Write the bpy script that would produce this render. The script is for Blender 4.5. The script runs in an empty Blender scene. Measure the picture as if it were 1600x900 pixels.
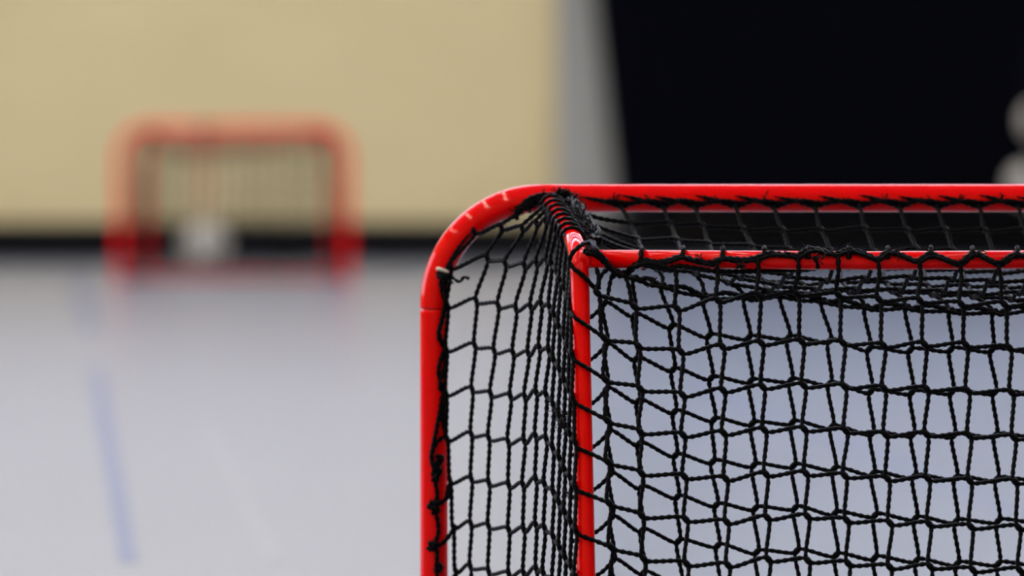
import bpy, bmesh, math, random
import numpy as np
from mathutils import Vector, Matrix

random.seed(7)
rng = np.random.default_rng(7)
scene = bpy.context.scene
COL = scene.collection

# ------------------------------------------------------------------ camera
FPX = 8889.0            # 200 mm on a 36 mm sensor, in pixels of a 1600 px wide frame
CAM_H = 0.69
PITCH = math.atan(292.0 / FPX)
cam_d = bpy.data.cameras.new('camera')
cam_d.sensor_width = 36.0
cam_d.lens = 200.0
cam_d.clip_start = 0.1
cam_d.clip_end = 200.0
cam_d.dof.use_dof = True
cam_d.dof.focus_distance = 5.76
cam_d.dof.aperture_fstop = 4.0
cam = bpy.data.objects.new('camera', cam_d)
cam.location = (0, 0, CAM_H)
cam.rotation_euler = (math.pi / 2 - PITCH, 0, 0)
COL.objects.link(cam)
scene.camera = cam

# ------------------------------------------------------------------ world, exposure
w = bpy.data.worlds.new('world'); scene.world = w
w.use_nodes = True
w.node_tree.nodes['Background'].inputs[0].default_value = (0.75, 0.82, 1.0, 1)
w.node_tree.nodes['Background'].inputs[1].default_value = 0.6
scene.view_settings.view_transform = 'Standard'
scene.view_settings.look = 'None'
scene.view_settings.gamma = 1.0
scene.view_settings.use_curve_mapping = False
scene.view_settings.exposure = 0.0
scene.cycles.max_bounces = 6

LAMP_STRENGTH = 32.0
WINDOW_STRENGTH = 4.6

# ------------------------------------------------------------------ materials
def principled(name, col, rough=0.5, spec=0.5, metallic=0.0, coat=0.0):
    m = bpy.data.materials.new(name); m.use_nodes = True
    b = m.node_tree.nodes['Principled BSDF']
    b.inputs['Base Color'].default_value = (*col, 1)
    b.inputs['Roughness'].default_value = rough
    b.inputs['Specular IOR Level'].default_value = spec
    b.inputs['Metallic'].default_value = metallic
    b.inputs['Coat Weight'].default_value = coat
    b.inputs['Coat Roughness'].default_value = 0.05
    return m

def add_noise(m, c1, c2, scale, detail=3.0, rough=None, bump=0.0, bump_scale=None, stretch=None):
    nt = m.node_tree; b = nt.nodes['Principled BSDF']
    tc = nt.nodes.new('ShaderNodeTexCoord')
    src = tc.outputs['Object']
    if stretch:
        mp = nt.nodes.new('ShaderNodeMapping'); mp.inputs['Scale'].default_value = stretch
        nt.links.new(src, mp.inputs['Vector']); src = mp.outputs['Vector']
    n = nt.nodes.new('ShaderNodeTexNoise'); n.inputs['Scale'].default_value = scale
    n.inputs['Detail'].default_value = detail
    nt.links.new(src, n.inputs['Vector'])
    r = nt.nodes.new('ShaderNodeValToRGB')
    r.color_ramp.elements[0].position = 0.3; r.color_ramp.elements[0].color = (*c1, 1)
    r.color_ramp.elements[1].position = 0.7; r.color_ramp.elements[1].color = (*c2, 1)
    nt.links.new(n.outputs['Fac'], r.inputs['Fac'])
    nt.links.new(r.outputs['Color'], b.inputs['Base Color'])
    if rough:
        mr = nt.nodes.new('ShaderNodeMapRange')
        mr.inputs['To Min'].default_value = rough[0]; mr.inputs['To Max'].default_value = rough[1]
        nt.links.new(n.outputs['Fac'], mr.inputs['Value'])
        nt.links.new(mr.outputs['Result'], b.inputs['Roughness'])
    if bump:
        n2 = nt.nodes.new('ShaderNodeTexNoise'); n2.inputs['Scale'].default_value = bump_scale or scale * 4
        nt.links.new(src, n2.inputs['Vector'])
        bp = nt.nodes.new('ShaderNodeBump'); bp.inputs['Strength'].default_value = bump
        bp.inputs['Distance'].default_value = 0.002
        nt.links.new(n2.outputs['Fac'], bp.inputs['Height'])
        nt.links.new(bp.outputs['Normal'], b.inputs['Normal'])
    return m

def emitter(name, col, strength):
    m = bpy.data.materials.new(name); m.use_nodes = True
    nt = m.node_tree; nt.nodes.clear()
    e = nt.nodes.new('ShaderNodeEmission'); e.inputs[0].default_value = (*col, 1); e.inputs[1].default_value = strength
    o = nt.nodes.new('ShaderNodeOutputMaterial'); nt.links.new(e.outputs[0], o.inputs[0])
    return m

M_RED = principled('red_paint', (0.74, 0.0035, 0.006), 0.05, 0.22)
add_noise(M_RED, (0.91, 0.0012, 0.002), (0.95, 0.0016, 0.003), 9.0)
M_CORD = principled('black_cord', (0.003, 0.003, 0.004), 0.45, 0.08)
M_CORD.node_tree.nodes['Principled BSDF'].inputs['Specular Tint'].default_value = (0.75, 0.85, 1.0, 1)  # bluish tint puts the cool daylight sheen into the cord material
add_noise(M_CORD, (0.0010, 0.0010, 0.0018), (0.0022, 0.0022, 0.0036), 300.0)
M_FRAY = principled('frayed_cord', (0.0025, 0.0027, 0.0045), 0.5, 0.1)
M_TIE = principled('white_plastic', (0.75, 0.73, 0.66), 0.4)
M_FLOOR = principled('sports_floor', (0.5, 0.5, 0.5), 0.3, 0.35)
add_noise(M_FLOOR, (0.164, 0.183, 0.225), (0.172, 0.191, 0.233), 1.2, rough=(0.27, 0.29))
M_BLUE = principled('blue_line_paint', (0.045, 0.085, 0.22), 0.28, 0.35)
M_PALEBLUE = principled('pale_blue_line_paint', (0.145, 0.17, 0.255), 0.28, 0.35)
M_WHITE = principled('white_line_paint', (0.192, 0.211, 0.25), 0.28, 0.35)
M_WALL = principled('sand_wall', (0.66, 0.57, 0.33), 0.8, 0.2)
add_noise(M_WALL, (0.65, 0.535, 0.28), (0.70, 0.575, 0.305), 2.2, bump=0.2, bump_scale=60, stretch=(0.6, 1, 1.4))
M_SIDEWALL = principled('side_wall', (0.62, 0.50, 0.30), 0.7, 0.2)
add_noise(M_SIDEWALL, (0.60, 0.48, 0.28), (0.66, 0.54, 0.33), 1.5)
M_DARKWALL = principled('dark_side_wall', (0.06, 0.05, 0.04), 0.7, 0.2)  # unseen right wall, toned dark so the posts stay dim on that side
add_noise(M_DARKWALL, (0.19, 0.165, 0.13), (0.22, 0.19, 0.15), 1.5)
M_CEIL = principled('ceiling_paint', (0.75, 0.76, 0.78), 0.9, 0.1)
add_noise(M_CEIL, (0.73, 0.74, 0.76), (0.77, 0.78, 0.80), 0.6)
M_BASE = principled('black_rubber', (0.008, 0.0075, 0.008), 0.8, 0.1)
add_noise(M_BASE, (0.0035, 0.0033, 0.0035), (0.006, 0.0056, 0.006), 2.0)
M_CURTAIN = principled('navy_curtain', (0.0018, 0.0020, 0.0045), 0.95, 0.05)
add_noise(M_CURTAIN, (0.0011, 0.0013, 0.0030), (0.0015, 0.0017, 0.0038), 20.0)
M_BRICK = principled('grey_brick', (0.30, 0.30, 0.285), 0.8, 0.2)
add_noise(M_BRICK, (0.32, 0.312, 0.265), (0.39, 0.38, 0.325), 6.0, bump=0.4, bump_scale=80)
M_MORTAR = principled('mortar', (0.38, 0.375, 0.35), 0.9, 0.1)
M_BALL = principled('ball_leather', (0.54, 0.49, 0.40), 0.5)
M_RACK = principled('dark_metal', (0.003, 0.003, 0.004), 0.9, 0.05)
M_STRAP = principled('red_webbing', (0.42, 0.025, 0.02), 0.8, 0.2)
M_HOUSING = principled('lamp_housing', (0.6, 0.6, 0.6), 0.5)
M_LAMP = emitter('lamp_diffuser', (1.0, 0.90, 0.73), LAMP_STRENGTH)
M_DAY = emitter('daylit_frosted_pane', (0.80, 0.84, 1.0), WINDOW_STRENGTH)
M_SKYLIGHT = emitter('daylit_skylight_pane', (0.84, 0.86, 1.0), WINDOW_STRENGTH * 2.2)
M_FRAME = principled('window_frame', (0.35, 0.35, 0.36), 0.5)

# ------------------------------------------------------------------ helpers
def at(px, py, Y):
    """world point on the vertical plane y = Y seen at a pixel of the 1600x900 frame"""
    x = (px - 800.0) / FPX; y = -(py - 450.0) / FPX
    c, s = math.cos(PITCH), math.sin(PITCH)
    d = np.array([x, c + y * s, -s + y * c])
    return np.array([0, 0, CAM_H]) + d * (Y / d[1])

class MB:
    """collects swept tubes, boxes and solids into one mesh"""
    def __init__(self): self.v = []; self.f = []; self.n = 0
    def add(self, verts, quads):
        verts = np.asarray(verts, float); quads = np.asarray(quads, int)
        self.v.append(verts); self.f.append(quads + self.n); self.n += len(verts)
    def box(self, lo, hi):
        x0, y0, z0 = lo; x1, y1, z1 = hi
        v = [(x0,y0,z0),(x1,y0,z0),(x1,y1,z0),(x0,y1,z0),(x0,y0,z1),(x1,y0,z1),(x1,y1,z1),(x0,y1,z1)]
        self.add(v, [(0,3,2,1),(4,5,6,7),(0,1,5,4),(1,2,6,5),(2,3,7,6),(3,0,4,7)])
    def sweep(self, pts, r, seg=12, lobe=0.0, pitch=0.0072, phase=0.0):
        """tube through pts; r scalar or per point; lobe > 0 gives the two-strand twist of a cord"""
        P = np.asarray(pts, float); n = len(P)
        R = np.full(n, r) if np.isscalar(r) else np.asarray(r, float)
        T = np.gradient(P, axis=0); T /= np.linalg.norm(T, axis=1)[:, None] + 1e-12
        N = np.zeros_like(P)
        a = np.array([0, 0, 1.0]) if abs(T[0][2]) < 0.9 else np.array([1.0, 0, 0])
        N[0] = a - T[0] * a.dot(T[0]); N[0] /= np.linalg.norm(N[0])
        for i in range(1, n):
            q = N[i-1] - T[i] * N[i-1].dot(T[i]); l = math.sqrt(q.dot(q))
            N[i] = q / l if l > 1e-9 else N[i-1]
        B = np.cross(T, N)
        th = np.arange(seg) * 2 * math.pi / seg
        rr = R[:, None] * np.ones(seg)[None, :]
        if lobe:
            s = np.concatenate([[0], np.cumsum(np.linalg.norm(np.diff(P, axis=0), axis=1))])
            rr = rr * (1 + lobe * np.cos(2 * (th[None, :] - (2 * math.pi / (2 * pitch)) * s[:, None] + phase)))
        V = P[:, None, :] + rr[:, :, None] * (np.cos(th)[None, :, None] * N[:, None, :] + np.sin(th)[None, :, None] * B[:, None, :])
        V = V.reshape(-1, 3)
        i = np.arange(n - 1)[:, None] * seg; j = np.arange(seg)[None, :]; k = (j + 1) % seg
        Q = np.stack([i + j, i + k, i + seg + k, i + seg + j], -1).reshape(-1, 4)
        # end caps: collapse onto a centre vertex, as degenerate-free quads
        c0, c1 = len(V), len(V) + 1
        V = np.vstack([V, P[0] - T[0] * R[0] * 0.15, P[-1] + T[-1] * R[-1] * 0.15])
        if seg % 2 == 0:
            h = np.arange(0, seg, 2)
            q0 = np.stack([np.full(len(h), c0), (h + 2) % seg, h + 1, h], -1)
            b = (n - 1) * seg
            q1 = np.stack([np.full(len(h), c1), b + h, b + h + 1, b + (h + 2) % seg], -1)
            Q = np.vstack([Q, q0, q1])
        self.add(V, Q)
    def mirrored(self, xc):
        m = MB()
        for v, f in zip(self.v, self.f):
            v2 = v.copy(); v2[:, 0] = 2 * xc - v2[:, 0]
            m.v.append(v2); m.f.append(f[:, ::-1]); m.n += len(v2)
        return m
    def build(self, name, mat, parent=None, smooth=True, origin=None):
        V = np.vstack(self.v); F = np.vstack(self.f)
        if origin is not None: V = V - np.asarray(origin)
        me = bpy.data.meshes.new(name)
        me.vertices.add(len(V)); me.vertices.foreach_set('co', V.astype(np.float32).ravel())
        me.loops.add(len(F) * 4); me.loops.foreach_set('vertex_index', F.astype(np.int32).ravel())
        me.polygons.add(len(F)); me.polygons.foreach_set('loop_start', np.arange(0, len(F) * 4, 4, dtype=np.int32))
        me.polygons.foreach_set('use_smooth', np.full(len(F), smooth))
        me.update(calc_edges=True); me.validate()
        me.materials.append(mat)
        o = bpy.data.objects.new(name, me); COL.objects.link(o)
        if parent: o.parent = parent
        return o

def curve(pts, step=0.0013):
    """Catmull-Rom through pts, resampled at about step"""
    P = np.asarray(pts, float)
    if len(P) == 2:
        n = max(2, int(np.linalg.norm(P[1] - P[0]) / step) + 1)
        t = np.linspace(0, 1, n)[:, None]
        return P[0] * (1 - t) + P[1] * t
    Q = np.vstack([2 * P[0] - P[1], P, 2 * P[-1] - P[-2]])
    out = []
    for i in range(1, len(Q) - 2):
        p0, p1, p2, p3 = Q[i-1], Q[i], Q[i+1], Q[i+2]
        n = max(2, int(np.linalg.norm(p2 - p1) / step) + 1)
        t = np.linspace(0, 1, n, endpoint=False)[:, None]
        d = [max(np.linalg.norm(q - p), 1e-6) ** 0.5 for p, q in ((p0, p1), (p1, p2), (p2, p3))]
        m1 = ((p1 - p0) / d[0] - (p2 - p0) / (d[0] + d[1]) + (p2 - p1) / d[1]) * d[1]
        m2 = ((p2 - p1) / d[1] - (p3 - p1) / (d[1] + d[2]) + (p3 - p2) / d[2]) * d[1]
        out.append((2*t**3 - 3*t**2 + 1) * p1 + (t**3 - 2*t**2 + t) * m1 + (-2*t**3 + 3*t**2) * p2 + (t**3 - t**2) * m2)
    out.append(P[-1:])
    return np.vstack(out)

RC = 0.00222
def cord(mb, pts, r=RC, step=0.0013, jitter=0.0, seg=6, taper=None):
    P = np.asarray(pts, float)
    if jitter: P = P + rng.normal(0, jitter, P.shape)
    C_ = curve(P, step)
    if taper: r = r * np.interp(np.linspace(0, 1, len(C_)), np.linspace(0, 1, len(taper)), taper)
    mb.sweep(C_, r, seg=seg, lobe=0.2, phase=rng.uniform(0, 6.28))

def fray(mb, p, n, length, r=0.0004, bias=(0, 0, 0)):
    """n loose fibres springing out of a point"""
    p = np.asarray(p, float)
    for _ in range(n):
        d = rng.normal(0, 1, 3) + np.asarray(bias); d /= np.linalg.norm(d)
        l = length * rng.uniform(0.4, 1.1); k = rng.normal(0, 0.35, 3)
        s = p + rng.normal(0, 0.0012, 3)
        mb.sweep(curve([s, s + d * l * 0.5 + k * l * 0.15, s + d * l + k * l * 0.5], 0.0015), [r] * len(curve([s, s + d * l * 0.5 + k * l * 0.15, s + d * l + k * l * 0.5], 0.0015)), seg=4)

def empty(name, loc):
    o = bpy.data.objects.new(name, None); o.location = loc; o.empty_display_size = 0.1
    COL.objects.link(o); return o

def tag(o, label=None, category=None, group=None, kind=None):
    if label: o['label'] = label
    if category: o['category'] = category
    if group: o['group'] = group
    if kind: o['kind'] = kind
    return o

def boxobj(name, lo, hi, mat, parent=None, bevel=0.0):
    m = MB(); m.box(lo, hi); o = m.build(name, mat, parent, smooth=False)
    if bevel:
        bv = o.modifiers.new('bevel', 'BEVEL'); bv.width = bevel; bv.segments = 2
    return o

def struct(name, lo, hi, mat, label=None, parent=None):
    o = boxobj(name, lo, hi, mat, parent)
    if not parent: o['kind'] = 'structure'
    if label: o['label'] = label
    return o

# ------------------------------------------------------------------ the hall
X0, X1, Y0, Y1, H = -9.0, 9.0, -7.0, 24.5, 7.0
floor = struct('floor', (X0, Y0, -0.1), (X1, Y1, 0), M_FLOOR, 'pale blue-grey glossy sports hall floor')
struct('ceiling', (X0, Y0, H), (X1, Y1, H + 0.1), M_CEIL, 'white hall ceiling')
struct('wall_back', (X0 - 0.2, Y1, 0), (X1 + 0.2, Y1 + 0.2, H), M_WALL, 'plain sand-coloured end wall of the hall')
struct('wall_front', (X0 - 0.2, Y0 - 0.2, 0), (X1 + 0.2, Y0, H), M_SIDEWALL, 'tan wall behind the camera')
struct('wall_left', (X0 - 0.2, Y0, 0), (X0, Y1, H), M_SIDEWALL, 'tan side wall of the hall')
struct('wall_right', (X1, Y0, 0), (X1 + 0.2, Y1, H), M_DARKWALL, 'unseen side wall of the hall, right of the curtain, toned dark to dim the light from that side')

# floor markings: thin paint films lying on the floor, part of it
def ground(px, py):
    Y = CAM_H * FPX / (py - 158.0)
    return np.array([(px - 800.0) / FPX * Y, Y, 0.0])
def line(name, a, b, width, mat, label):
    A = ground(*a); B = ground(*b); d = (B - A); d /= np.linalg.norm(d); s = np.array([-d[1], d[0], 0]) * width / 2
    up = np.array([0, 0, 0.0008])
    v = [A - s, B - s, B + s, A + s]; v = v + [p + up for p in v]
    m = MB(); m.add(v, [(0,3,2,1),(4,5,6,7),(0,1,5,4),(1,2,6,5),(2,3,7,6),(3,0,4,7)])
    o = m.build(name, mat, floor, smooth=False); o['label'] = label
line('floor_line', (124, 433), (140, 517), 0.045, M_BLUE, 'short blue dash of floor line near the far goal')
line('floor_line', (150, 578), (200, 880), 0.03, M_BLUE, 'blue painted floor line left of the near goal')
line('floor_line', (318, 655), (430, 880), 0.03, M_WHITE, 'faint white painted floor line')
line('floor_line', (1075, 600), (1590, 800), 0.05, M_PALEBLUE, 'pale blue painted floor line behind the near net')

# black baseboard along the end wall
struct('baseboard_back', (X0, Y1 - 0.16, 0), (X1, Y1, 0.17), M_BASE, 'black baseboard along the end wall')

# grey brick pier between the sand wall and the curtain, laid brick by brick
PX0, PX1 = 0.190, 0.555
pier = struct('wall_pier', (PX0 + 0.004, Y1 - 0.118, 0.17), (PX1 - 0.004, Y1, H), M_MORTAR, 'grey brick pier beside the curtain')
def brick_mesh(L):
    bm = bmesh.new(); bmesh.ops.create_cube(bm, size=1.0)
    bmesh.ops.scale(bm, vec=(L, 0.115, 0.062), verts=bm.verts)
    bmesh.ops.bevel(bm, geom=bm.edges[:], offset=0.003, segments=1, affect='EDGES')
    me = bpy.data.meshes.new('brick'); bm.to_mesh(me); bm.free(); me.materials.append(M_BRICK); return me
FULL, HALF = brick_mesh(0.24), brick_mesh(0.115)
z = 0.17 + 0.01; k = 0
while z + 0.062 < H:
    lens = (0.24, 0.115) if k % 2 == 0 else (0.115, 0.24)
    x = PX0
    for L in lens:
        b = bpy.data.objects.new('brick', FULL if L > 0.2 else HALF); COL.objects.link(b)
        b.parent = pier
        b.location = (x + L / 2, Y1 - 0.068 + rng.uniform(-0.002, 0.002), z + 0.031)
        x += L + 0.01
    z += 0.072; k += 1

# navy curtain, gathered edge running obliquely down
root = empty('divider_curtain', (2.9, Y1 - 0.3, 0))
m = MB()
nz, nx = 30, 260
ZT, ZB, XR = 3.3, 0.19, 5.6
def curtain_pt(i, j, back):
    zz = ZT + (ZB - ZT) * j / nz
    xl = 0.352 + (1.12 - zz) * 0.112
    t = i / nx; xx = xl + (XR - xl) * t
    yy = Y1 - 0.30 + 0.03 * math.sin(t * 2 * math.pi * 34 + 0.6 * math.sin(3 * zz)) + 0.01 * math.sin(t * 91)
    return (xx - 2.9, yy + (0.006 if back else 0) - (Y1 - 0.3), zz)
V = [curtain_pt(i, j, b) for b in (0, 1) for j in range(nz + 1) for i in range(nx + 1)]
S = (nz + 1) * (nx + 1); Q = []
for j in range(nz):
    for i in range(nx):
        a = j * (nx + 1) + i
        Q.append((a, a + nx + 1, a + nx + 2, a + 1)); Q.append((S + a, S + a + 1, S + a + nx + 2, S + a + nx + 1))
for j in range(nz):
    for i in (0, nx):
        a = j * (nx + 1) + i; Q.append((a, S + a, S + a + nx + 1, a + nx + 1))
for i in range(nx):
    for j in (0, nz):
        a = j * (nx + 1) + i; Q.append((a, a + 1, S + a + 1, S + a))
m.add(V, Q); m.build('cloth', M_CURTAIN, root)
m = MB(); m.sweep([(-2.9, 0, ZT + 0.03), (0, 0, ZT + 0.03), (2.9, 0, ZT + 0.03)], 0.02, seg=16); m.build('rail', M_RACK, root)
for x in (-2.6, 0.0, 2.6): boxobj('rail_bracket', (x - 0.015, 0.0, ZT + 0.015), (x + 0.015, 0.30, ZT + 0.045), M_RACK, root)
tag(root, 'near-black navy curtain hanging in folds beside the grey brick pier', 'curtain')

# clerestory windows and ceiling light strips (above the frame; they light the hall)
def window(name, lo, hi, axis, n, label, mat=M_DAY):
    r = empty(name, ((lo[0]+hi[0])/2, (lo[1]+hi[1])/2, lo[2])); r['kind'] = 'structure'; r['label'] = label
    o = Vector(r.location)
    for i in range(n):
        a, b = list(lo), list(hi)
        a[axis] = lo[axis] + (hi[axis] - lo[axis]) * i / n + 0.04
        b[axis] = lo[axis] + (hi[axis] - lo[axis]) * (i + 1) / n - 0.04
        if hi[2] - lo[2] > 0.5: a[2] += 0.04; b[2] -= 0.04
        boxobj('pane', tuple(Vector(a) - o), tuple(Vector(b) - o), mat, r)
        f = MB()
        t = 1 - axis
        e0, e1 = list(a), list(b)
        e0[axis] -= 0.08; e1[axis] = a[axis]; e0[t] -= 0.02; e1[t] += 0.02
        f.box(tuple(Vector(e0) - o), tuple(Vector(e1) - o)); f.build('mullion', M_FRAME, r, smooth=False)
window('window_1', (-8.5, Y1 - 0.06, 3.9), (8.5, Y1 - 0.02, 6.3), 0, 8, 'row of frosted clerestory panes high on the end wall')
window('window_2', (X0 + 0.02, 6.4, 0.9), (X0 + 0.06, 16.4, 4.6), 1, 5, 'row of tall frosted panes in the left wall')
for i, y in enumerate((12.0, 16.5, 20.5)):
    window('window_%d' % (3 + i), (-8.0, y, H - 0.06), (8.0, y + (1.9, 0.5, 0.5)[i], H - 0.02), 0, 6, ('frosted skylight strip nearest the near goal', 'frosted skylight strip in the middle of the ceiling', 'frosted skylight strip above the far goal')[i], M_SKYLIGHT)
for i, x in enumerate((-7.6, -5.2, -3.5, -2.1, 3.4, 6.4)):
    r = empty('ceiling_light', (x, 1.6, H - 0.35))
    boxobj('housing', (-0.08, -8.2, 0.0), (0.08, 8.2, 0.12), M_HOUSING, r)
    for k in range(7): boxobj('diffuser', (-0.06, -7.65 + k * 2.3, -0.03), (0.06, -6.15 + k * 2.3, 0.0), M_LAMP, r)
    for y in (-7.0, 0, 7.0): boxobj('hanger', (-0.01, y - 0.01, 0.12), (0.01, y + 0.01, 0.35), M_HOUSING, r)
    tag(r, 'long warm ceiling light strip hanging high above the hall floor', 'ceiling light', 'ceiling light strips')

# ------------------------------------------------------------------ the near goal (the far one is a copy)
YF = 6.05                                  # plane of the front frame
XL = at(678, 600, YF)[0]                   # left post axis
XC = XL + 0.435                            # middle of the goal
RF, RR = 0.0148, 0.0094                    # tube radii, front and rear
ZTOP = at(1200, 309.5, YF)[2]
goal = empty('floorball_goal', (XC, YF, 0))
ORG = np.array([XC, YF, 0.0])
def part(mb, name, mat=M_CORD, parent=goal, smooth=True): return mb.build(name, mat, parent, smooth, ORG)

ZR = at(1200, 406.0, 5.73)[2]              # rear bar height
def yrear(zz): return YF - (0.32 + 0.13 * (ZR - zz) / ZR)
def at_rear(px, py, off=0.0):
    Y = 5.72
    for _ in range(4): Y = yrear(at(px, py, Y)[2]) + off
    return at(px, py, Y)

# front frame: bent crossbar with corners, and two posts plugged into it
CR = 0.1145
zs = ZTOP - CR - 0.003
pts = [(XL, YF, zs)]
for k in range(0, 25):
    a = math.pi - k / 24 * math.pi / 2
    pts.append((XL + CR + CR * math.cos(a), YF, ZTOP - CR + CR * math.sin(a)))
for k in range(1, 12): pts.append((XL + CR + (0.87 - 2 * CR) * k / 12, YF, ZTOP))
for k in range(0, 25):
    a = math.pi / 2 - k / 24 * math.pi / 2
    pts.append((XL + 0.87 - CR + CR * math.cos(a), YF, ZTOP - CR + CR * math.sin(a)))
pts.append((XL + 0.87, YF, zs))
m = MB(); m.sweep(pts, RF, seg=48); part(m, 'crossbar', M_RED)['label'] = 'glossy red crossbar with wide bent corners'
for sgn in (0, 1):
    x = XL + 0.87 * sgn
    m = MB(); zz = [0.0, 0.002, 0.1, 0.2, 0.3, 0.4, zs - 0.006, zs - 0.003, zs - 0.0015]
    rr = [RF * 0.9] + [RF * 0.997] * 6 + [RF * 0.997, RF * 0.985]
    m.sweep([(x, YF, q) for q in zz], rr, seg=48); part(m, 'post', M_RED)

# side tubes bending into the rear posts, rear bar, base tubes
def bez(a, b, c, n):
    t = np.linspace(0, 1, n)[:, None]; return (1-t)**2*a + 2*t*(1-t)*b + t*t*c
A = at(858, 313, YF - 0.004); Bp = at(896, 374, 5.79); Cc = at(903.5, 388, 5.728); D = at_rear(906, 432)
xb = at_rear(915.5, 890)[0]
x_top = D[0]; dx = (xb - x_top) / (D[2] - at_rear(915.5, 890)[2])
foot = np.array([x_top + dx * (D[2] - RR), yrear(RR), RR])
tube_axis = [A + (Bp - A) * t for t in np.linspace(0, 1, 12)][:-1] + list(bez(Bp, Cc, D, 14))
path = tube_axis + [D + (foot - D) * t for t in np.linspace(0, 1, 8)][1:]
m = MB(); m.sweep(curve(path, 0.006), RR, seg=32); part(m, 'rear_post', M_RED); part(m.mirrored(XC), 'rear_post', M_RED)
rb0 = at(906, 404.5, 5.73); 
m = MB(); m.sweep([rb0, (XC, 5.73, ZR - 0.0008), (2 * XC - rb0[0], 5.73, rb0[2])], RR, seg=32)
part(m, 'rear_bar', M_RED)
m = MB(); m.sweep([(XL, YF, RR), ((XL + foot[0]) / 2, (YF + foot[1]) / 2, RR), tuple(foot)], RR, seg=24)
part(m, 'base_tube', M_RED); part(m.mirrored(XC), 'base_tube', M_RED)
m = MB(); m.sweep([tuple(foot), (XC, foot[1], RR), (2 * XC - foot[0], foot[1], RR)], RR, seg=24)
part(m, 'base_tube', M_RED)

# ---- lattices of cord
def lattice(mb, N, off_row, off_col, rows=True, cols=True, r=RC, joint=1.55, jit=0.0006, skip_first_row=False):
    """N[r][c] nodes; a row runs node-off_row .. node+off_row, a column node-off_col .. node+off_col"""
    N = np.asarray(N) + rng.normal(0, jit, np.shape(N)); R, C, _ = N.shape
    if rows:
        for i in range(1 if skip_first_row else 0, R):
            p = []
            for j in range(C):
                p += [N[i, j] - off_row, N[i, j] + off_row]
            cord(mb, p, r)
    if cols:
        for j in range(C):
            p = []
            for i in range(R):
                p += [N[i, j] - off_col, N[i, j] + off_col]
            cord(mb, p, r)
    for i in range(R):
        for j in range(C):
            a, b = N[i, j] - off_col * 1.9, N[i, j] + off_col * 1.9
            t = np.linspace(0, 1, 7)[:, None]
            mb.sweep(a * (1 - t) + b * t, np.array([0.5, 1.0, 1.15, 1.2, 1.15, 1.0, 0.5]) * r * joint / 1.2, seg=8)
    return N

PXM = 1.0 / 1500.0     # one pixel in metres at the goal

# back net, on the rear frame
ax = [942, 993, 1060, 1124, 1187, 1249, 1312, 1377, 1441, 1506, 1570, 1634, 1697, 1748]
s0 = [-10, 4, 12, 5, 0, -3, -3, 0, 1, 3, 7, 7, 8, 4]
s1 = [-18, 0, 7, 7, 0, 0, 3, 9, 8, 12, 14, 14, 12, 4]
def apos(c, i):
    base = 469.0 + 67.6 * i
    f = (base - 537) / (739 - 537)
    if i == 0: s = [-11, 8, 13, 1, -7, -10, -7, -1, 1, 6, 6, 7, 8, 4][c]
    else: s = s0[c] + (s1[c] - s0[c]) * min(f, 1.3)
    x = ax[c] + (4 + 5.5 * f) * (1.0 if c < 10 else 1.8) - (5 if i == 0 else 0)
    if c == 0: x += -2 + (-4 if i == 0 else 0)
    return x, base + s
NA = [[at_rear(*apos(c, i), off=-0.013 + 0.004 * math.sin(c * 1.3 + i)) for c in range(len(ax))] for i in range(12)]
offA = np.array([2.6, 0, -3.0]) * PXM
m = MB()
NA = lattice(m, NA, offA, offA)
# columns up to the rear bar lashing
topx = [932, 978, 1055, 1120, 1184, 1247, 1309, 1372, 1437, 1500, 1560, 1628, 1690, 1742]
topy = [418, 432, 418, 411, 407, 402, 400, 406, 411, 413, 413, 411, 410, 410]
for c in range(len(ax)):
    cord(m, [at(topx[c], topy[c], 5.716), at(topx[c] * 0.6 + ax[c] * 0.4, topy[c] + 22, 5.713), NA[0, c] - offA, NA[0, c] + offA])
# columns down to the base tube
for c in range(len(ax)):
    p = NA[-1, c]; cord(m, [p, np.array([p[0], foot[1] - 0.008, 0.012])])
part(m, 'back_net')

# inner catch net hanging inside the goal
bx = [947, 995, 1051, 1111, 1173, 1236, 1298, 1360, 1424, 1488, 1553, 1617, 1680, 1735]
by = [541, 560, 577, 590, 594, 594, 600, 611, 612, 613, 614, 613, 606, 592]
by2 = [742, 761, 778, 788, 795, 794, 800, 806, 810, 813, 815, 813, 806, 792]
YB = 5.86
def bpos(c, i):
    # row 0 is the gathered top line, rows 2 and 5 are the measured ones
    if i == 0:
        return ([960, 990, 1036, 1100, 1165, 1222, 1286, 1354, 1417, 1486, 1552, 1616, 1676, 1730][c],
                [432, 436, 447, 462, 464, 462, 471, 481, 482, 485, 487, 484, 478, 466][c])
    t = (i - 2) / 3.0
    y = by[c] + (by2[c] - by[c]) * t
    x = bx[c] + 6.5 * t
    return x, y
NB = [[at(*bpos(c, i), YB - 0.012 * math.sin(c * 0.9 + 0.4 * i) - 0.004 * i) for c in range(len(bx))] for i in range(0, 12)]
offB = np.array([2.6, 0, 2.8]) * PXM
m = MB()
NB = lattice(m, NB, offB, -offB, skip_first_row=True)
# the net carries on past the rear post to the side net
for i in range(1, 12):
    p = NB[i, 0]
    q1 = p + np.array([-28, 0, -26]) * PXM + np.array([0, 0.01, 0]); q2 = p + np.array([-62, 0, -40]) * PXM + np.array([0, 0.02, 0])
    cord(m, [p, (p + q1) / 2 + np.array([0, 0, -0.002]), q1, q2])
    p = NB[i, -1]
    cord(m, [p, p + np.array([30, 5, -22]) * PXM, p + np.array([70, 15, -30]) * PXM])
part(m, 'inner_net')

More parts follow.
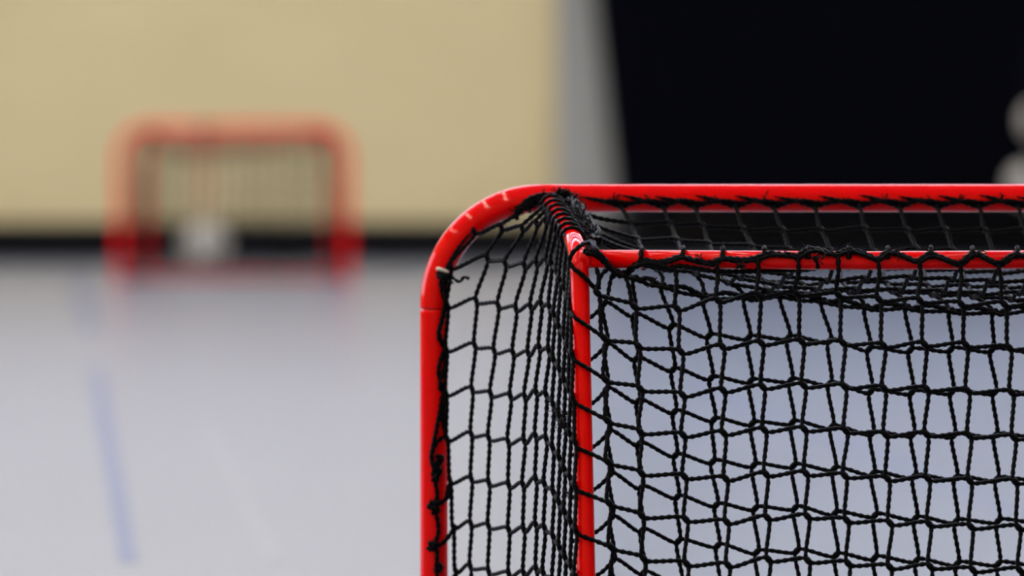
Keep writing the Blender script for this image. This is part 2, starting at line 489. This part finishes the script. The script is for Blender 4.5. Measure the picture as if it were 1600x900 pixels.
# top net, sagging between front bar and rear bar; the inner net hangs from its lowest line
txs = [970, 1033, 1085, 1148, 1210, 1272, 1341, 1405, 1466, 1527, 1592, 1650, 1705]
shift = [0, 13, 25, 35, 44, 52, 66, 82, 100]
ty = [322, 357, 390, 418, 441, 458, 452, 434, 403]
tY = [6.034, 6.01, 5.98, 5.945, 5.905, 5.865, 5.825, 5.78, 5.726]
gs = [0.72, 0.76, 0.87, 0.97, 1.02, 1.0, 1.0, 1.03, 1.05, 1.06, 1.07, 1.0, 0.9]
NT = []
for r_ in range(9):
    row = []
    for c, x in enumerate(txs):
        k = 1.0 if x < 1560 else max(0.0, 1 - (x - 1560) / 110)
        y = 322 + (ty[r_] - 322) * gs[c] if r_ not in (0, 8) else ty[r_]
        row.append(at(x + shift[r_] * k, y, tY[r_]))
    NT.append(row)
m = MB()
NT = lattice(m, NT[:9], np.array([3.5, 0, -1.5]) * PXM, np.array([1.5, -3.5, -2.0]) * PXM, skip_first_row=True, jit=0.0009)
for r_ in range(1, 8):                     # row ends run to the side tubes
    f = r_ / 8.0
    tp = A + (Bp - A) * f + np.array([0.008, 0, 0.006])
    p = NT[r_, 0]
    cord(m, [tp, tp * 0.55 + p * 0.45 + np.array([0, 0, -0.006]), p])
    p = NT[r_, -1]; tq = tp.copy(); tq[0] = 2 * XC - tp[0]
    cord(m, [p, p * 0.5 + tq * 0.5 + np.array([0, 0, -0.008]), tq])
part(m, 'top_net')

# gathered line along the top of the inner net, tied to the sagging top net
m = MB(); fm = MB()
P0 = [NB[0, c] for c in range(NB.shape[1])]
start = at(953, 420, 5.80)
for off, rr in (((0, 0, 0), 1.25), ((0.002, -0.003, -0.002), 1.0)):
    pp = [start + np.array(off)]
    for k_, p in enumerate(P0[1:]):
        pp += [p + np.array(off) + np.array([-5, 0, 2]) * PXM, p + np.array(off) + np.array([6, 0, -1]) * PXM]
        if k_ < len(P0) - 2: pp.append((p + P0[k_ + 2]) / 2 + np.array([0, 0, 0.004 * (1 if off[0] == 0 else -0.6)]))
    cord(m, pp, RC * rr)
for c in range(2, NB.shape[1]):
    j = min(max(c - 2, 0), NT.shape[1] - 1)
    cord(m, [NB[0, c], (NB[0, c] + NT[5, j]) / 2 + np.array([0.003, 0, 0.001]), NT[5, j]])
    if rng.random() < 0.6: fray(fm, NB[0, c] + np.array([0.01, 0, 0]), 5, 0.011, 0.00035, (0, -0.3, -0.4))
gl = part(m, 'gathering_line'); o = part(fm, 'frayed_fibres', M_FRAY, gl); o.parent = gl; o['kind'] = 'stuff'

# side net
sx = [698, 737, 766, 796, 820, 839, 852.5, 864, 874, 883, 891, 898]
sdy = [0, -6, 1, 5, 4, -3, 2, 16, 33, 49, 63, 77]
drift = [0, 8, 13, 10, 9, 7, 6, 2, -1, -1, -3, -5]
cum = np.cumsum([0, 37, 38, 41.6, 43, 44.5, 45, 45.5, 45.7, 45.7, 45.7, 45.7]); cum = cum / cum[-1]
def side_at(px, py, c, f=None):
    f = cum[c] if f is None else f
    Y = YF
    for _ in range(4):
        zz = at(px, py, Y)[2]; Y = YF - 0.016 + (yrear(min(zz, ZR)) - 0.012 - YF + 0.016) * f
    return at(px, py, Y)
def spos(c, i):
    yl = 477.0 + 69.1 * i
    y = yl + sdy[c] * (1.0 if c < 7 else 1 - 0.0 * i)
    k = max(-0.15, (620 - yl) / 143.0)
    x = sx[c] + drift[c] * k
    if c == 0: x += [0, 0, 0, 2, 7, 10, 14, 16, 16, 14, 12][min(i, 10)]
    return x, y
NS = [[side_at(*spos(c, i), c) for c in range(12)] for i in range(0, 11)]
# two upper rows, fanned towards the corner
row_1 = [(704, 417), (762, 404), (790, 414), (819, 416), (838, 411), (853, 406), (862, 411), (869, 425), (875, 437), (882, 450), (888, 468), (892, 484)]
row_0 = [(741, 361), (784, 353), (816, 356), (838, 349), (852, 344), (862, 341), (869, 345), (874, 352), (879, 362), (884, 374), (889, 390), (893, 404)]
UP = [[side_at(*q, c, cum[c] * k) for c, q in enumerate(rw)] for rw, k in ((row_0, 0.86), (row_1, 0.97))]
m = MB()
offS = np.array([2.0, 0, -3.6]) * PXM
NS = lattice(m, UP + NS, offS, offS * np.array([0.6, 1, 1.1]), jit=0.0005, joint=1.25)
# column tops up to the side tube
up_tgt = np.linspace(0.02, 0.97, 12)
for c in range(1, 12):
    tp = A + (Bp - A) * up_tgt[c] + np.array([-0.008, -0.004, 0.004])
    if c == 1: tp = at(806, 336, YF - 0.017)
    cord(m, [tp, NS[0, c] - offS])
# rows pass in front of the rear post into the back net
for i in range(1, 13):
    a = NS[i, 11]
    k = i
    if k < NA.shape[0]:
        b = NA[k, 0]
        mid = (a + b) / 2
        pz = mid[2]; px_ = x_top + dx * (D[2] - pz)
        g1 = np.array([px_ - 0.006, yrear(pz) - RR - 0.0015, a[2] + (b[2] - a[2]) * 0.25])
        g2 = np.array([px_ + 0.006, yrear(pz) - RR - 0.0015, a[2] + (b[2] - a[2]) * 0.55])
        cord(m, [a, g1, g2, b])
# bottoms to the base tube
for c in range(12):
    p = NS[-1, c]; f = cum[c]
    cord(m, [p, np.array([XL + (foot[0] - XL) * f - 0.004, YF + (foot[1] - YF) * f, 0.014])])
part(m, 'side_net'); part(m.mirrored(XC), 'side_net')

# ---- lashing
def on_front(px, py, lift=0.0017):
    q = at(px, py, YF - 0.013); d = max(0.0, RF**2 - (q[2] - ZTOP)**2)
    return at(px, py, YF - math.sqrt(d) - lift)
def on_rear_bar(px, py, lift=0.0018):
    q = at(px, py, 5.722); zc = rb0[2]; d = max(0.0, RR**2 - (q[2] - zc)**2)
    return at(px, py, 5.73 - math.sqrt(d) - lift)
def on_post(px, py, lift=0.0016):
    q = at(px, py, YF - 0.013); d = max(0.0, RF**2 - (q[0] - XL)**2)
    return at(px, py, YF - math.sqrt(d) - lift)

m = MB(); fm = MB()
xs_ = [905] + txs
for i in range(1, len(xs_)):
    x0, x1 = xs_[i-1], xs_[i]
    e = rng.uniform(-1.5, 1.5)
    cord(m, [on_front(x1 - 62, 306 + e), on_front(x1 - 44, 310 + e), on_front(x1 - 24, 315), on_front(x1 - 6, 321), on_front(x1 + 1, 324)], RC * 1.2, taper=(0.15, 0.7, 1, 1, 1))
    cord(m, [on_front(x1, 324), on_front(x1 + 14, 319), on_front(x1 + 30, 314.5 + e), on_front(x1 + 48, 315), on_front(x1 + 66, 319)], RC * 1.2, taper=(1, 1, 1, 0.8, 0.4))
    cord(m, [on_front(x1 - 30, 315, .004), on_front(x1 - 14, 313.5, .004), on_front(x1 + 4, 316, .004), on_front(x1 + 20, 317, .004)], RC * 0.9)
    kx = x1 - rng.uniform(10, 30)
    fray(fm, on_front(kx, 312), 5, 0.008, 0.0007, (0, -0.2, 0.7))
lf = part(m, 'crossbar_lashing'); part(fm, 'frayed_fibres', M_FRAY, lf)['kind'] = 'stuff'

m = MB(); fm = MB()
rl = [(912, 392), (930, 397), (944, 409), (955, 420), (975, 427), (990, 416), (1006, 407), (1024, 410), (1044, 407), (1064, 401), (1078, 405), (1096, 410), (1112, 410), (1128, 404), (1146, 405), (1164, 406),
      (1184, 402), (1200, 396), (1222, 398), (1246, 399), (1258, 392), (1272, 389.5), (1288, 393), (1306, 397), (1322, 392), (1340, 393), (1356, 399), (1371, 405), (1384, 395), (1400, 396), (1416, 402),
      (1432, 408), (1452, 397), (1470, 402), (1498, 411), (1520, 396), (1538, 402), (1560, 411), (1588, 397), (1606, 403), (1628, 411), (1652, 397), (1690, 409), (1715, 397), (1742, 409), (1772, 402)]
cord(m, [on_rear_bar(*q) for q in rl], RC * 1.35)
cord(m, [on_rear_bar(x + 3, y + rng.uniform(1, 4), 0.004) for x, y in rl], RC * 0.95)
for x in (1001, 1066, 1128, 1193, 1262, 1325, 1386, 1453, 1518, 1588, 1652, 1715):   # turns round the bar
    xw = at(x, 400, 5.73)[0]; zc = rb0[2]
    t = np.linspace(0.0, math.pi * 1.35, 20)
    cord(m, [(xw + 0.004 * (q / 6.28), 5.73 - (RR + 0.0018) * math.cos(q), zc + (RR + 0.0018) * math.sin(q)) for q in t], RC * 1.15)
    fray(fm, (xw, 5.722, zc + RR + 0.002), 3, 0.006, 0.0004, (0, -0.4, 0.4))
# the second, lower strand on the left
cord(m, [on_rear_bar(1000, 414), on_rear_bar(1020, 417), at(1040, 420, 5.718), at(1062, 416, 5.718), at(1085, 419, 5.718), at(1120, 424, 5.72), at(1180, 424, 5.73), at(1260, 421, 5.74)], RC * 1.1)
cord(m, [at(985, 419, 5.716), at(1010, 412, 5.716), at(1035, 416, 5.716), at(1052, 422, 5.716)], RC * 1.2)
for x, y in ((1018, 440), (1093, 404), (1155, 414), (1158, 416), (1228, 397), (1275, 402), (1290, 395), (1330, 388), (1405, 395), (1530, 392), (1575, 402)):
    fray(fm, at(x, y, 5.714), 9, 0.0075, 0.0006, (0, -0.3, -0.2))
cord(m, [at(1270, 401, 5.714), at(1276, 409, 5.713), at(1278, 420, 5.713)], RC * 0.9)
lr = part(m, 'rear_bar_lashing'); part(fm, 'frayed_fibres', M_FRAY, lr)['kind'] = 'stuff'

# side tube: helical turns and the ragged bundle beside it
m = MB(); fm = MB()
ax_dir = (Bp - A); L_ = np.linalg.norm(ax_dir); ax_dir /= L_
u = np.cross(ax_dir, [0, 0, 1.0]); u /= np.linalg.norm(u); v = np.cross(u, ax_dir)
t = np.linspace(0.10, 1.02, 260)
cord(m, [A + ax_dir * L_ * q + (RR + 0.0017) * (math.cos(2 * math.pi * 8.5 * q) * u + math.sin(2 * math.pi * 8.5 * q) * v) for q in t], RC * 0.95)
side_s = 1.0 if u[0] > 0 else -1.0
for k in range(9):                          # bundle on the inner side of the tube
    pts_ = []
    for q in np.linspace(-0.02, 1.12, 12):
        pts_.append(A + ax_dir * L_ * q + u * side_s * (RR + 0.004 + rng.uniform(0, 0.011) + 0.006 * math.sin(2.5 * q)) + v * rng.uniform(-0.004, 0.007))
    cord(m, pts_, RC * rng.uniform(0.8, 1.1))
for q in np.linspace(0.0, 1.0, 26):
    fray(fm, A + ax_dir * L_ * q + u * side_s * (RR + rng.uniform(0.004, 0.014)) + v * 0.005, 5, 0.009, 0.0007, (0.2, -0.2, 0.3))
# corner turn over the rear post head, then down into the back net
cord(m, [at(928, 379, 5.745), at(912, 381, 5.722), at(902, 388, 5.714), at(894, 396, 5.714), at(890, 408, 5.716), at(896, 419, 5.714), at(908, 428, 5.713), at(920, 440, 5.713), at(932, 455, 5.715), NA[0, 0]], RC * 1.1)
for k in range(4):
    cord(m, [at(918 + 3 * k, 378 + k, 5.74), at(932, 390 + 2 * k, 5.714), at(944 + k, 403 + 2 * k, 5.714), at(953 + k, 416 + k, 5.714), at(970 + 2 * k, 430 + rng.uniform(-2, 2), 5.715)], RC * 1.1, jitter=0.0007)
cord(m, [at(950, 420, 5.714), at(942, 427, 5.714), at(936, 437, 5.714), at(936, 452, 5.714)], RC)
# ragged turns round the bend of the front bar
for k in range(6):
    cord(m, [on_front(886 + rng.uniform(-6, 6), 301 + 2.2 * k), on_front(864, 303 + 2 * k, .002 + .001 * k), at(846 - 2 * k, 304 + 2.8 * k, YF - 0.017), at(828 - 2 * k, 311 + 3 * k, YF - 0.0175), at(815 - 1.5 * k, 322 + 2.6 * k, YF - 0.017), at(806, 337 + k, YF - 0.017)], RC * 1.15, jitter=0.0006)
for q in np.linspace(0, 1, 16):
    fray(fm, at(890 - 82 * q, 304 + 26 * q * q + rng.uniform(-4, 6), YF - 0.019), 9, 0.010, 0.0006, (-0.3, -0.2, 0.1))
for x, y in ((872, 297), (880, 298), (886, 300), (892, 304), (899, 306)):
    fray(fm, at(x, y + 5, YF - 0.018), 9, 0.008, 0.0006, (0, -0.2, 0.4))
    cord(m, [at(x - 4, y + 12, YF - 0.018), at(x, y + 2, YF - 0.019), at(x + rng.uniform(-6, 4), y - 3, YF - 0.02)], RC * 0.7)
for k in range(3): fray(fm, at(885 + 6 * k, 420 + 40 * k, 5.72), 8, 0.010, 0.0003, (-0.4, -0.2, 0))
for (x, y) in ((880, 650), (876, 660), (884, 668), (888, 770), (868, 640)): fray(fm, at(x, y, 5.70), 14, 0.012, 0.00035, (-0.5, -0.3, 0))
ls = part(m, 'side_tube_lashing'); part(fm, 'frayed_fibres', M_FRAY, ls)['kind'] = 'stuff'
m2 = MB(); cord(m2, [np.array([2 * XC, 0, 0]) + (A + ax_dir * L_ * q + (RR + 0.0017) * (math.cos(2 * math.pi * 8.5 * q) * u + math.sin(2 * math.pi * 8.5 * q) * v)) * np.array([-1, 1, 1]) for q in t], RC * 0.95)
part(m2, 'side_tube_lashing')

# post lashing: two wandering strands with loops and knots
m = MB(); fm = MB()
cord(m, [at(739, 361, YF - 0.0155), at(727, 373, YF - 0.016), at(717, 386, YF - 0.016), at(708, 400, YF - 0.016), at(700, 414, YF - 0.0165), at(693, 428, YF - 0.017)], RC * 0.8, taper=(0.5, 0.8, 1, 1, 1))
sA = [(692, 426), (689, 440), (691, 455), (695, 472), (694, 490), (690, 505), (686, 520), (691, 535), (694, 545), (689, 560), (685, 580), (689, 598), (693, 610), (690, 625), (688, 640), (684, 660), (680, 680), (676, 698), (674, 712),
      (676, 725), (680, 738), (680, 752), (683, 770), (682, 785), (681, 800), (684, 815), (685, 830), (681, 848), (683, 865), (682, 885), (684, 910)]
def near_post(px, py):
    return on_post(px, py) if py > 470 else at(px, py, YF - 0.0168)
cord(m, [near_post(*q) for q in sA], RC * 1.05)
sB = [(692, 425), (694, 445), (696, 470), (690, 500), (685, 525), (694, 545), (696, 565), (690, 590), (687, 606), (694, 614), (692, 640), (692, 660), (697, 680)]
cord(m, [near_post(*q) + np.array([0, -0.002, 0]) for q in sB], RC * 0.95)
cord(m, [near_post(697, 681), near_post(688, 686), near_post(679, 697), near_post(674, 716), near_post(679, 735)], RC * 1.1)
for y0, nx_, ny_ in ((787, 704, 752), (852, 709, 820), (925, 713, 890)):
    cord(m, [near_post(668, y0 + 6), near_post(676, y0), near_post(688, y0 - 1), at(698, y0 - 10, YF - 0.018), at(nx_ - 1, ny_ + 8, YF - 0.017), at(nx_ + 3, ny_, YF - 0.017)], RC * 1.15)
cord(m, [at(704, 752, YF - 0.017), at(699, 768, YF - 0.017), at(699, 780, YF - 0.017)], RC)
for (x, y) in ((680, 728), (683, 736), (679, 744), (677, 788), (679, 795), (675, 852), (684, 885), (686, 716)):
    cord(m, [near_post(x - 5, y - 4) + np.array([0, -.002, 0]), near_post(x + 4, y - 2) + np.array([0, -.004, 0]), near_post(x + 3, y + 6) + np.array([0, -.003, 0]), near_post(x - 5, y + 5) + np.array([0, -.003, 0])], RC * 1.2)
    fray(fm, near_post(x, y), 9, 0.008, 0.0006, (0, -0.4, 0))
# knot with a loose tail below the white tie
for k in range(5):
    cord(m, [at(684, 426 + 2 * k, YF - 0.018), at(692, 430 + k, YF - 0.021), at(700, 434 + rng.uniform(-4, 4), YF - 0.019), at(694, 440 + k, YF - 0.018)], RC * 1.2, jitter=0.0008)
cord(m, [at(698, 432, YF - 0.019), at(707, 434, YF - 0.02), at(714, 439, YF - 0.02), at(719, 440, YF - 0.02), at(724, 434, YF - 0.021), at(728, 433.5, YF - 0.021), at(733, 436, YF - 0.021)], [1e-9] * 0 or RC * 0.75)
fray(fm, at(695, 432, YF - 0.02), 14, 0.012, 0.0006, (0.5, -0.2, -0.3))
lp = part(m, 'post_lashing'); part(fm, 'frayed_fibres', M_FRAY, lp)['kind'] = 'stuff'
m = MB(); m.sweep(curve([at(682.5, 420, YF - 0.019), at(687, 420.5, YF - 0.0205), at(693, 422.5, YF - 0.02), at(700, 425, YF - 0.017)], 0.001), 0.0021, seg=10)
tie = part(m, 'cable_tie', M_TIE); tie['label'] = 'small white tie on the front post'
# weld collar of the rear bar
m = MB(); m.sweep([rb0 + np.array([0.006, 0, 0]), rb0 + np.array([0.0085, 0, 0]), rb0 + np.array([0.0115, 0, 0])], [RR * 1.05, RR * 1.10, RR * 1.02], seg=24)
part(m, 'weld_seam', M_RED)

tag(goal, 'large sharp red floorball goal with black knotted netting in the foreground', 'goal', 'red floorball goals')

# ------------------------------------------------------------------ the far goal: a copy, turned to face this way
def copy_tree(o, parent=None):
    c = o.copy(); COL.objects.link(c); c.parent = parent
    for ch in [q for q in bpy.data.objects if q.parent == o]: copy_tree(ch, c)
    return c
far = copy_tree(goal)
YG = 21.73
far.location = ((365 - 800) / FPX * YG, YG, 0); far.rotation_euler = (0, 0, math.pi)
for ch in [q for q in bpy.data.objects if q.parent == far or (q.parent and q.parent.parent == far)]:
    me = ch.data.copy(); co = np.empty(len(me.vertices) * 3, np.float32); me.vertices.foreach_get('co', co)
    co = co.reshape(-1, 3); co[:, 0] *= 1 + 0.75 * np.clip(-co[:, 1] - 0.02, 0, 1)      # its rear frame is wider than the near goal's
    me.vertices.foreach_set('co', co.ravel()); me.update(); ch.data = me
far['label'] = 'small blurred red floorball goal standing before the sand-coloured wall'

# ------------------------------------------------------------------ ball in the far goal
def ball(name, c, r, label, group=None):
    """sphere with recessed seams between twelve pentagonal and twenty hexagonal panels"""
    bm = bmesh.new(); bmesh.ops.create_icosphere(bm, subdivisions=5, radius=1.0)
    ph = (1 + 5 ** 0.5) / 2
    ico = [Vector(p).normalized() for p in [(0,1,ph),(0,-1,ph),(0,1,-ph),(0,-1,-ph),(1,ph,0),(-1,ph,0),(1,-ph,0),(-1,-ph,0),(ph,0,1),(-ph,0,1),(ph,0,-1),(-ph,0,-1)]]
    dod = []
    for i in range(12):
        for j in range(i):
            for k in range(j):
                if ico[i].dot(ico[j]) > 0.3 and ico[j].dot(ico[k]) > 0.3 and ico[i].dot(ico[k]) > 0.3:
                    dod.append((ico[i] + ico[j] + ico[k]).normalized())
    cen = [(p, 0.0) for p in ico] + [(p, 0.035) for p in dod]
    for vt in bm.verts:
        n = vt.co.normalized()
        d = sorted((n.dot(p) + o_) for p, o_ in cen)
        gap = d[-1] - d[-2]
        vt.co = n * r * (1 - 0.02 * max(0.0, 1 - gap / 0.012))
    for f in bm.faces: f.smooth = True
    me = bpy.data.meshes.new(name); bm.to_mesh(me); bm.free(); me.materials.append(M_BALL)
    o = bpy.data.objects.new(name, me); o.location = c; COL.objects.link(o)
    return tag(o, label, 'ball', group)
YBALL = 23.1
ball('ball', ((320 - 800) / FPX * YBALL, YBALL, 0.1), 0.1, 'pale off-white ball on the floor behind the far goal')

# red strap slung over the far crossbar
xs = (320 - 800) / FPX * (YG - 0.02)
zt = ZTOP
m = MB()
prof = []
for k in range(17):
    a = math.pi * 1.0 * k / 16
    prof.append((-(RF + 0.004) * math.cos(a), zt + (RF + 0.004) * math.sin(a)))
prof = [(-(RF + 0.004), zt - 0.05)] + prof + [(RF + 0.004, zt - 0.05)]
def ribbon(mb, prof, hw, th):
    n = len(prof); V = []
    for i, (y, z_) in enumerate(prof):
        a = prof[max(i-1, 0)]; b = prof[min(i+1, n-1)]
        t_ = np.array([b[0]-a[0], b[1]-a[1]]); t_ /= np.linalg.norm(t_); nn = np.array([-t_[1], t_[0]]) * th
        for sx_ in (-hw, hw):
            for s_ in (-1, 1): V.append((sx_, y + nn[0] * s_, z_ + nn[1] * s_))
    Q = []
    for i in range(n - 1):
        b = i * 4; c = b + 4
        for p, q in ((0, 1), (1, 3), (3, 2), (2, 0)): Q.append((b + p, b + q, c + q, c + p))
    Q += [(0, 2, 3, 1), (n*4-4, n*4-3, n*4-1, n*4-2)]
    mb.add(V, Q)
root = empty('strap', (xs, YG, zt))
m = MB(); ribbon(m, [(y, z_ - zt) for y, z_ in prof], 0.019, 0.0015); m.build('loop', M_STRAP, root)
m = MB(); ribbon(m, [(-(RF + 0.006), 0.02), (-(RF + 0.008), -0.04), (-(RF + 0.007), -0.12), (-(RF + 0.009), -0.22), (-(RF + 0.007), -0.33)], 0.0075, 0.0012); m.build('tail', M_STRAP, root)
m = MB(); m.sweep(curve([(-0.022, -(RF + 0.008), -0.004), (-0.008, -(RF + 0.016), 0.004), (0.008, -(RF + 0.016), -0.004), (0.022, -(RF + 0.008), 0.006)], 0.004), 0.011, seg=12); m.build('knot', M_STRAP, root)
tag(root, 'red strap knotted over the far goal crossbar and hanging down', 'strap')

# ------------------------------------------------------------------ dark rack with pale balls at the right edge
YK = 23.7
sc_ = FPX / YK
def zpx(py): return CAM_H - (py - 158) / sc_
xk = (1607 - 800) / sc_
rack = empty('ball_rack', (xk + 0.32, YK, 0))
for sx_ in (-0.30, 0.42):
    for sy_ in (-0.17, 0.17):
        boxobj('upright', (sx_ - 0.012, sy_ - 0.012, 0), (sx_ + 0.012, sy_ + 0.012, 0.95), M_RACK, rack, 0.002)
ball_r = 0.085
z_lo, z_hi = zpx(288) - ball_r, zpx(190) - ball_r
for zz in (z_lo, z_hi):
    boxobj('shelf', (-0.312, -0.18, zz - 0.02), (0.432, 0.18, zz), M_RACK, rack, 0.002)
    boxobj('front_lip', (-0.312, -0.185, zz), (0.432, -0.178, zz + 0.012), M_RACK, rack)
tag(rack, 'dark metal ball rack in front of the navy curtain at the right edge', 'rack')
ball('ball', (xk, YK, z_lo + ball_r), ball_r, 'pale ball low on the dark rack at the right edge', 'balls on the rack')
ball('ball', ((1627 - 800) / sc_, YK, z_hi + ball_r), ball_r, 'pale ball on the upper shelf of the dark rack at the right edge', 'balls on the rack')
